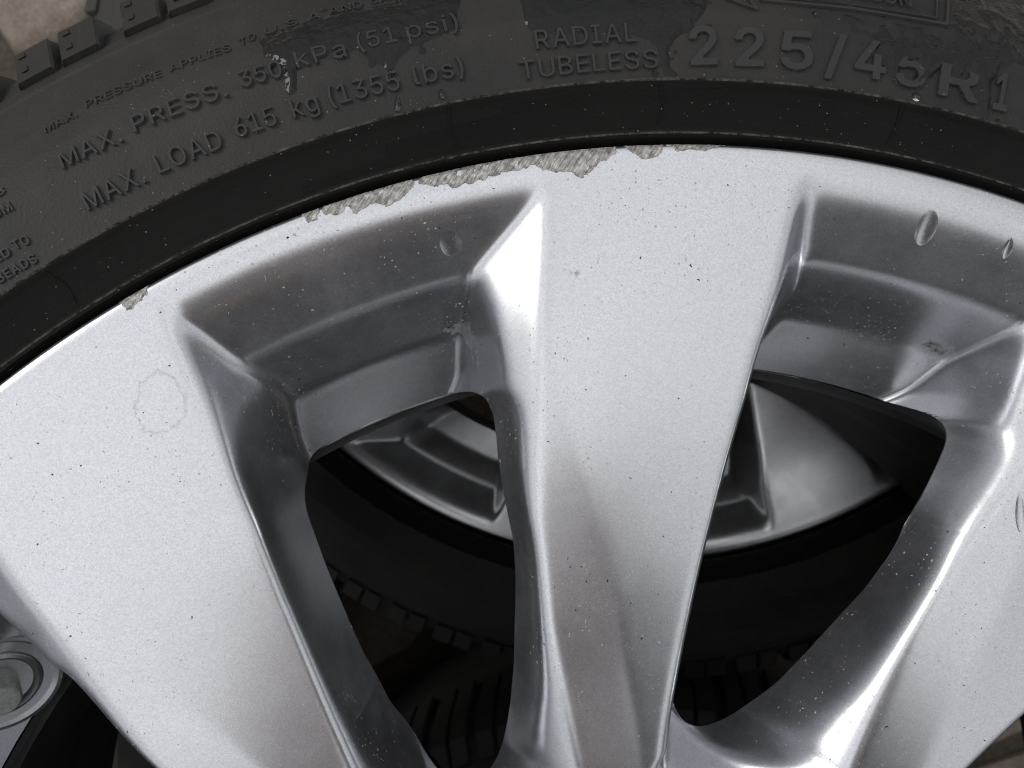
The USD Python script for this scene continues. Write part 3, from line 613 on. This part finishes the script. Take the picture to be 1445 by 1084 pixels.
def film_mesh(poly_pts, thick, edge, step=.0004, rough=0.0):
    """a thin domed sheet that follows the sidewall; works in flattened (arc, radius) coordinates."""
    r0 = .262
    a = np.array(poly_pts); pl = Polygon(np.c_[np.radians(a[:, 1]) * r0, a[:, 0] / 1000]).buffer(0)
    e = np.array(pl.exterior.segmentize(.0004).coords)[:-1]; e3 = np.c_[e * 420, e[:, 0] * 0]
    e = e + np.c_[meshkit.fbm(e3, 3, 31) - .5, meshkit.fbm(e3, 3, 32) - .5] * .0010
    pl = Polygon(e).buffer(0)
    rr_ = np.random.default_rng(len(e)); beads = []
    for _ in range(26):                                       # small beads left round the edge
        c = e[rr_.integers(len(e))] + rr_.normal(0, .0016, 2); beads.append(Point(c).buffer(rr_.uniform(.0003, .0007), 8))
    pl = shapely.union_all([pl] + beads)
    pl = pl.buffer(.00035).buffer(-.00055).buffer(.0003)
    x0, y0, x1, y1 = pl.bounds; gx, gy = np.arange(x0 - step, x1 + step * 2, step), np.arange(y0 - step, y1 + step * 2, step)
    X, Y = np.meshgrid(gx, gy, indexing='ij'); pts = shapely.points(np.c_[X.ravel(), Y.ravel()])
    ins = shapely.contains_properly(pl, pts); d = np.where(ins, shapely.distance(pts, pl.boundary), 0).reshape(X.shape)
    u = np.clip(d / edge, 0, 1); lift = thick * np.sqrt(u * (2 - u))
    if rough: lift = lift + rough * (meshkit.fbm(np.c_[X.ravel(), Y.ravel(), X.ravel() * 0] * 500, 3, 8).reshape(X.shape) - .5) * u
    lift = gaussian_filter(lift, .8) - .00006
    deg = np.degrees(X / r0)
    V = on_tyre(Y.ravel(), deg.ravel(), 0); n = on_tyre(Y.ravel(), deg.ravel(), 1e-3) - V; V = V + n * (lift.ravel() * 1000)[:, None]
    i = np.arange(X.size).reshape(X.shape); q = np.stack([i[:-1, :-1], i[1:, :-1], i[1:, 1:], i[:-1, 1:]], -1).reshape(-1, 4)
    keep = (lift.ravel()[q] > -.00005).any(1); q = q[keep]
    g = trimesh.Trimesh(V, np.vstack([q[:, [0, 1, 2]], q[:, [0, 2, 3]]]), process=False); g.remove_unreferenced_vertices()
    return g
def place(g):
    g = g.copy(); g.apply_transform(W1); return g
for pts, th_, ed, ro, lab_ in ((FILM[0], .00055, .0016, 0, 'glossy black wet patch over the kPa and psi lettering on the tyre'),
                               (FILM[1], .00050, .0016, 0, 'glossy black wet patch above the word RADIAL on the tyre'),
                               (FILM[2], .00115, .0022, 0, 'thick glossy run dripping over the large tyre size digits'),
                               (FILM[3], .00015, .0012, .0009, 'rough dark damp patch above the large tyre size digits')):
    obj('wet_patch', place(film_mesh(pts, th_, ed, rough=ro)), M_film, smooth=True, label=lab_, cat='wet patch')
def drop(lx, ly, hgt, tail=0.0):
    """a drop lying on a plane, heavier at its lower (-y) end."""
    n, k = 28, 9; rows = []
    for j in range(k + 1):
        u = j / k
        for i in range(n):
            a = 2 * math.pi * i / n; x, y = math.cos(a), math.sin(a)
            wide = 1 - tail * max(y, 0) ** 1.5
            rows.append((x * lx / 2 * wide * math.sin(u * math.pi / 2), y * ly / 2 * math.sin(u * math.pi / 2) - ly * .12 * (1 - u) , hgt * math.cos(u * math.pi / 2) ** 2 * (1 - .45 * y * math.sin(u * math.pi / 2)) - .00002))
    v = np.array(rows); i = np.arange((k + 1) * n).reshape(k + 1, n)
    q = np.stack([i[:-1], i[1:], np.roll(i[1:], -1, 1), np.roll(i[:-1], -1, 1)], -1).reshape(-1, 4)
    base = len(v); v = np.vstack([v, [[0, 0, -.00003]]])
    tri = np.vstack([q[:, [0, 1, 2]], q[:, [0, 2, 3]], np.stack([np.roll(i[-1], -1), i[-1], np.full(n, base)], -1)])
    return trimesh.Trimesh(v, tri, process=False)
def seat(g, r, deg, hfun, tilt=0.0):
    """bend a drop onto the surface, its long axis along the photo's up direction."""
    c = polar_xy(np.array(r / 1000), deg); a = rad(tilt); v = g.vertices.copy()
    x = v[:, 0] * math.cos(a) - v[:, 1] * math.sin(a) + c[0]; y = v[:, 0] * math.sin(a) + v[:, 1] * math.cos(a) + c[1]
    g.vertices = np.c_[x, y, hfun(np.c_[x, y]) + v[:, 2]]; return place(g)
tyre_at = lambda xy: tyre_h(np.hypot(*xy.T))
DROPS = [((.0050, .0050, .0007, .1), 219.7, -14.5, face_at, 'flat water drop on the dark slope inside the scuffed rim edge'),
         ((.0046, .0072, .0014, .1), 223.2, 13.5, face_at, 'large round-ended water drop on the right pocket of the rim'),
         ((.0022, .0044, .0009, .5), 223.9, 18.4, face_at, 'small teardrop of water near the right edge of the rim'),
         ((.0020, .0090, .0008, .2), 169.4, 25.5, face_at, 'long water streak on the right spoke'),
         ((.0015, .0042, .0009, .4), 248.9, -15.4, tyre_at, 'slender water drop running below the digits 1355'),
         ((.0015, .0026, .0009, .2), 248.8, -13.2, tyre_at, 'short water drop below the word lbs'),
         ((.0022, .0024, .0010, .0), 248.2, 10.7, tyre_at, 'round water bead below the large digit 5'),
         ((.0016, .0016, .0008, .0), 263.8, 5.4, tyre_at, 'tiny round water bead under the moulded frame'),
         ((.0016, .0028, .0010, .3), 255.6, -15.35, tyre_at, 'bright water drop on the digits 1355')]
for (lx, ly, hg, tl), r, dg, fn, lab_ in DROPS:
    obj('water_drop', seat(drop(lx, ly, hg, tl), r, dg, fn), M_water, smooth=50, label=lab_, cat='water drop')

# ------------------------------------------------------------------ the other wheels of the set, under the top one
def copy_of(src, mat4, **kw):
    r = thing(src.GetName().rstrip('_0123456789'), mat4, **kw)
    r.GetReferences().AddInternalReference(src.GetPath())
    r.SetInstanceable(True)
    return r
def ray_xy(px, py, z):
    d = CAM_R @ np.array([(px - 722.5) / 1146.75, (542 - py) / 1146.75, -1.0]); return CAM_P + d * ((z - CAM_P[2]) / d[2])
W4 = xf(np.array([[math.cos(.9), -math.sin(.9), 0], [math.sin(.9), math.cos(.9), 0], [0, 0, 1]]), [.02, -.634, .2235])
copy_of(wheel2, W4, label='wheel nearly all hidden, its dark tyre showing at the foot of the left opening', cat='wheel')

W3 = xf(np.array([[math.cos(.4), -math.sin(.4), 0], [math.sin(.4), math.cos(.4), 0], [0, 0, 1]]), [-.54, -.335, .2235])
copy_of(wheel2, W3, label='wheel lying flat under the left edge of the top wheel, nearly all hidden', cat='wheel')

# ------------------------------------------------------------------ the photographer, whose reflection darkens the lower half of the paint
import manifold3d as m3
def hull(p, a, q, b):
    sph = lambda c, r_: m3.Manifold.sphere(r_, 20).translate(list(map(float, c)))
    return m3.Manifold.batch_hull([sph(p, a), sph(q, b)])
def figure(bones, size, rounds=12):
    mm = hull(*bones[0])
    for b in bones[1:]: mm = mm + hull(*b)
    mm = mm.refine_to_length(size); g = mm.to_mesh()
    t = trimesh.Trimesh(g.vert_properties[:, :3], g.tri_verts, process=True)
    trimesh.smoothing.filter_taubin(t, iterations=rounds); return t
PX = .03
def J(x, y, z): return np.array([PX + x, y, z])
hipL, hipR, waist, chest, neck = J(.09, -.93, .84), J(.29, -.93, .84), J(.17, -.82, .94), J(.10, -.63, 1.03), J(.03, -.54, 1.08)
shL, shR = J(-.10, -.60, 1.02), J(.28, -.58, 1.01)
elL, elR = J(-.21, -.56, .80), J(.24, -.56, .80)
wrL, wrR = J(-.13, -.37, .67), J(.06, -.26, .70)
head = J(-.035, -.385, 1.04)
knL, knR, anL, anR = J(-.02, -.80, .47), J(.38, -.80, .47), J(-.04, -.88, .09), J(.40, -.88, .09)
skin = material('skin', {'n': ('noise_texture', {'scale': 60}), 'r': ('rgb_ramp', {'ramp': [(0.3, (0.36, 0.21, 0.15)), (0.7, (0.44, 0.27, 0.20))]}), 'p': ('principled_bsdf', {'roughness': 0.55})}, [('n.fac', 'r.fac'), ('r.color', 'p.base_color')], surface='p.BSDF')
cloth = material('dark_jacket_cloth', {'n': ('noise_texture', {'scale': 500}), 'r': ('rgb_ramp', {'ramp': [(0.3, (0.022, 0.023, 0.028)), (0.7, (0.045, 0.047, 0.054))]}), 'p': ('principled_bsdf', {'roughness': 0.9})}, [('n.fac', 'r.fac'), ('r.color', 'p.base_color')], surface='p.BSDF')
denim = material('dark_trouser_cloth', {'n': ('noise_texture', {'scale': 700}), 'r': ('rgb_ramp', {'ramp': [(0.3, (0.015, 0.02, 0.035)), (0.7, (0.035, 0.042, 0.06))]}), 'p': ('principled_bsdf', {'roughness': 0.9})}, [('n.fac', 'r.fac'), ('r.color', 'p.base_color')], surface='p.BSDF')
def hand(w, f, side):
    """palm with four curled fingers and a thumb; f points to the fingertips."""
    f = f / np.linalg.norm(f); across = np.cross(f, [0, 0, 1.0]); across /= np.linalg.norm(across); down = np.cross(across, f)
    bs = [(w, .024, w + f * .045 + across * .018, .017), (w, .024, w + f * .045 - across * .018, .017), (w + f * .045 + across * .018, .017, w + f * .08 + across * .028, .012), (w + f * .045 - across * .018, .017, w + f * .08 - across * .028, .011)]
    for i, (o, l) in enumerate(((-.030, .052), (-.010, .066), (.011, .070), (.031, .060))):
        a = w + f * .078 + across * o; b = a + f * l * .45; c = b + (f * .6 + down * .8 * side) * l * .35; d = c + (down * side - f * .2) * l * .28
        bs += [(a, .0105, b, .0095), (b, .0095, c, .0088), (c, .0088, d, .0080)]
    a = w + f * .025 + across * .028; b = a + (f * .5 + across * .8) * .035; c = b + (f * .8 + down * side * .5) * .028
    return bs + [(a, .014, b, .0115), (b, .0115, c, .0095)]
body_bones = [(neck, .055, head + np.array([0, -.02, -.02]), .06), (head, .088, head + np.array([0, .05, -.05]), .07), (head + np.array([0, -.03, .02]), .09, head, .088), (head + np.array([0, .06, -.075]), .04, head + np.array([0, .05, -.03]), .06),
              (head + np.array([0, .075, -.02]), .010, head + np.array([0, .088, -.045]), .014), (head + np.array([-.082, 0, -.01]), .016, head + np.array([-.078, .005, -.03]), .012), (head + np.array([.082, 0, -.01]), .016, head + np.array([.078, .005, -.03]), .012),
              (neck, .06, chest, .09), (chest, .10, waist, .10), (chest, .08, shL, .06), (chest, .08, shR, .06), (shL, .05, elL, .040), (shR, .05, elR, .040), (elL, .038, wrL, .027), (elR, .038, wrR, .027),
              (waist, .10, hipL, .09), (waist, .10, hipR, .09), (hipL, .085, knL, .055), (hipR, .085, knR, .055), (knL, .053, anL, .04), (knR, .053, anR, .04), (anL, .04, anL + np.array([-.02, .13, -.055]), .032), (anR, .04, anR + np.array([.02, .13, -.055]), .032)]
body_bones += hand(wrL, np.array([.75, .35, -.25]), 1) + hand(wrR, np.array([-.75, .35, -.25]), 1)
person = obj('person', figure(body_bones, .012, 10), skin, smooth=True, label='photographer in dark clothing bending over the wheels, a dim reflection in the paint', cat='person')
jk = [(neck + np.array([0, -.03, -.02]), .085, chest, .145), (chest, .16, waist, .16), (chest + np.array([-.12, 0, 0]), .13, waist + np.array([-.12, 0, -.08]), .14), (chest + np.array([.12, 0, 0]), .13, waist + np.array([.12, 0, -.08]), .14), (waist, .145, (hipL + hipR) / 2 + np.array([0, .02, .02]), .15), (chest, .12, shL, .085), (chest, .12, shR, .085),
      (shL, .09, elL, .075), (shR, .09, elR, .075), (elL, .075, wrL, .048), (elR, .075, wrR, .048)]
obj('jacket', figure(jk, .02), cloth, person, smooth=True)
tr = [(hipL + np.array([.03, 0, .02]), .12, hipL, .11), (hipR + np.array([-.03, 0, .02]), .12, hipR, .11), (hipL, .115, hipR, .115), (hipL, .125, knL, .09), (hipR, .125, knR, .09), (knL, .09, anL, .075), (knR, .09, anR, .075)]
obj('trousers', figure(tr, .02), denim, person, smooth=True)
hr = [(head + np.array([0, -.035, .03]), .092, head + np.array([0, -.01, .035]), .090), (head + np.array([0, -.05, -.02]), .075, head + np.array([0, -.03, .03]), .09), (head + np.array([0, .045, .025]), .06, head + np.array([0, 0, .04]), .085)]
obj('hair', figure(hr, .012), cloth, person, smooth=True)
for a, sgn in ((anL, -1), (anR, 1)):
    obj('shoe', figure([(a + np.array([0, -.03, -.045]), .044, a + np.array([sgn * .02, .13, -.055]), .040), (a + np.array([0, 0, -.02]), .05, a + np.array([0, 0, -.045]), .046)], .012), cloth, person, smooth=True)
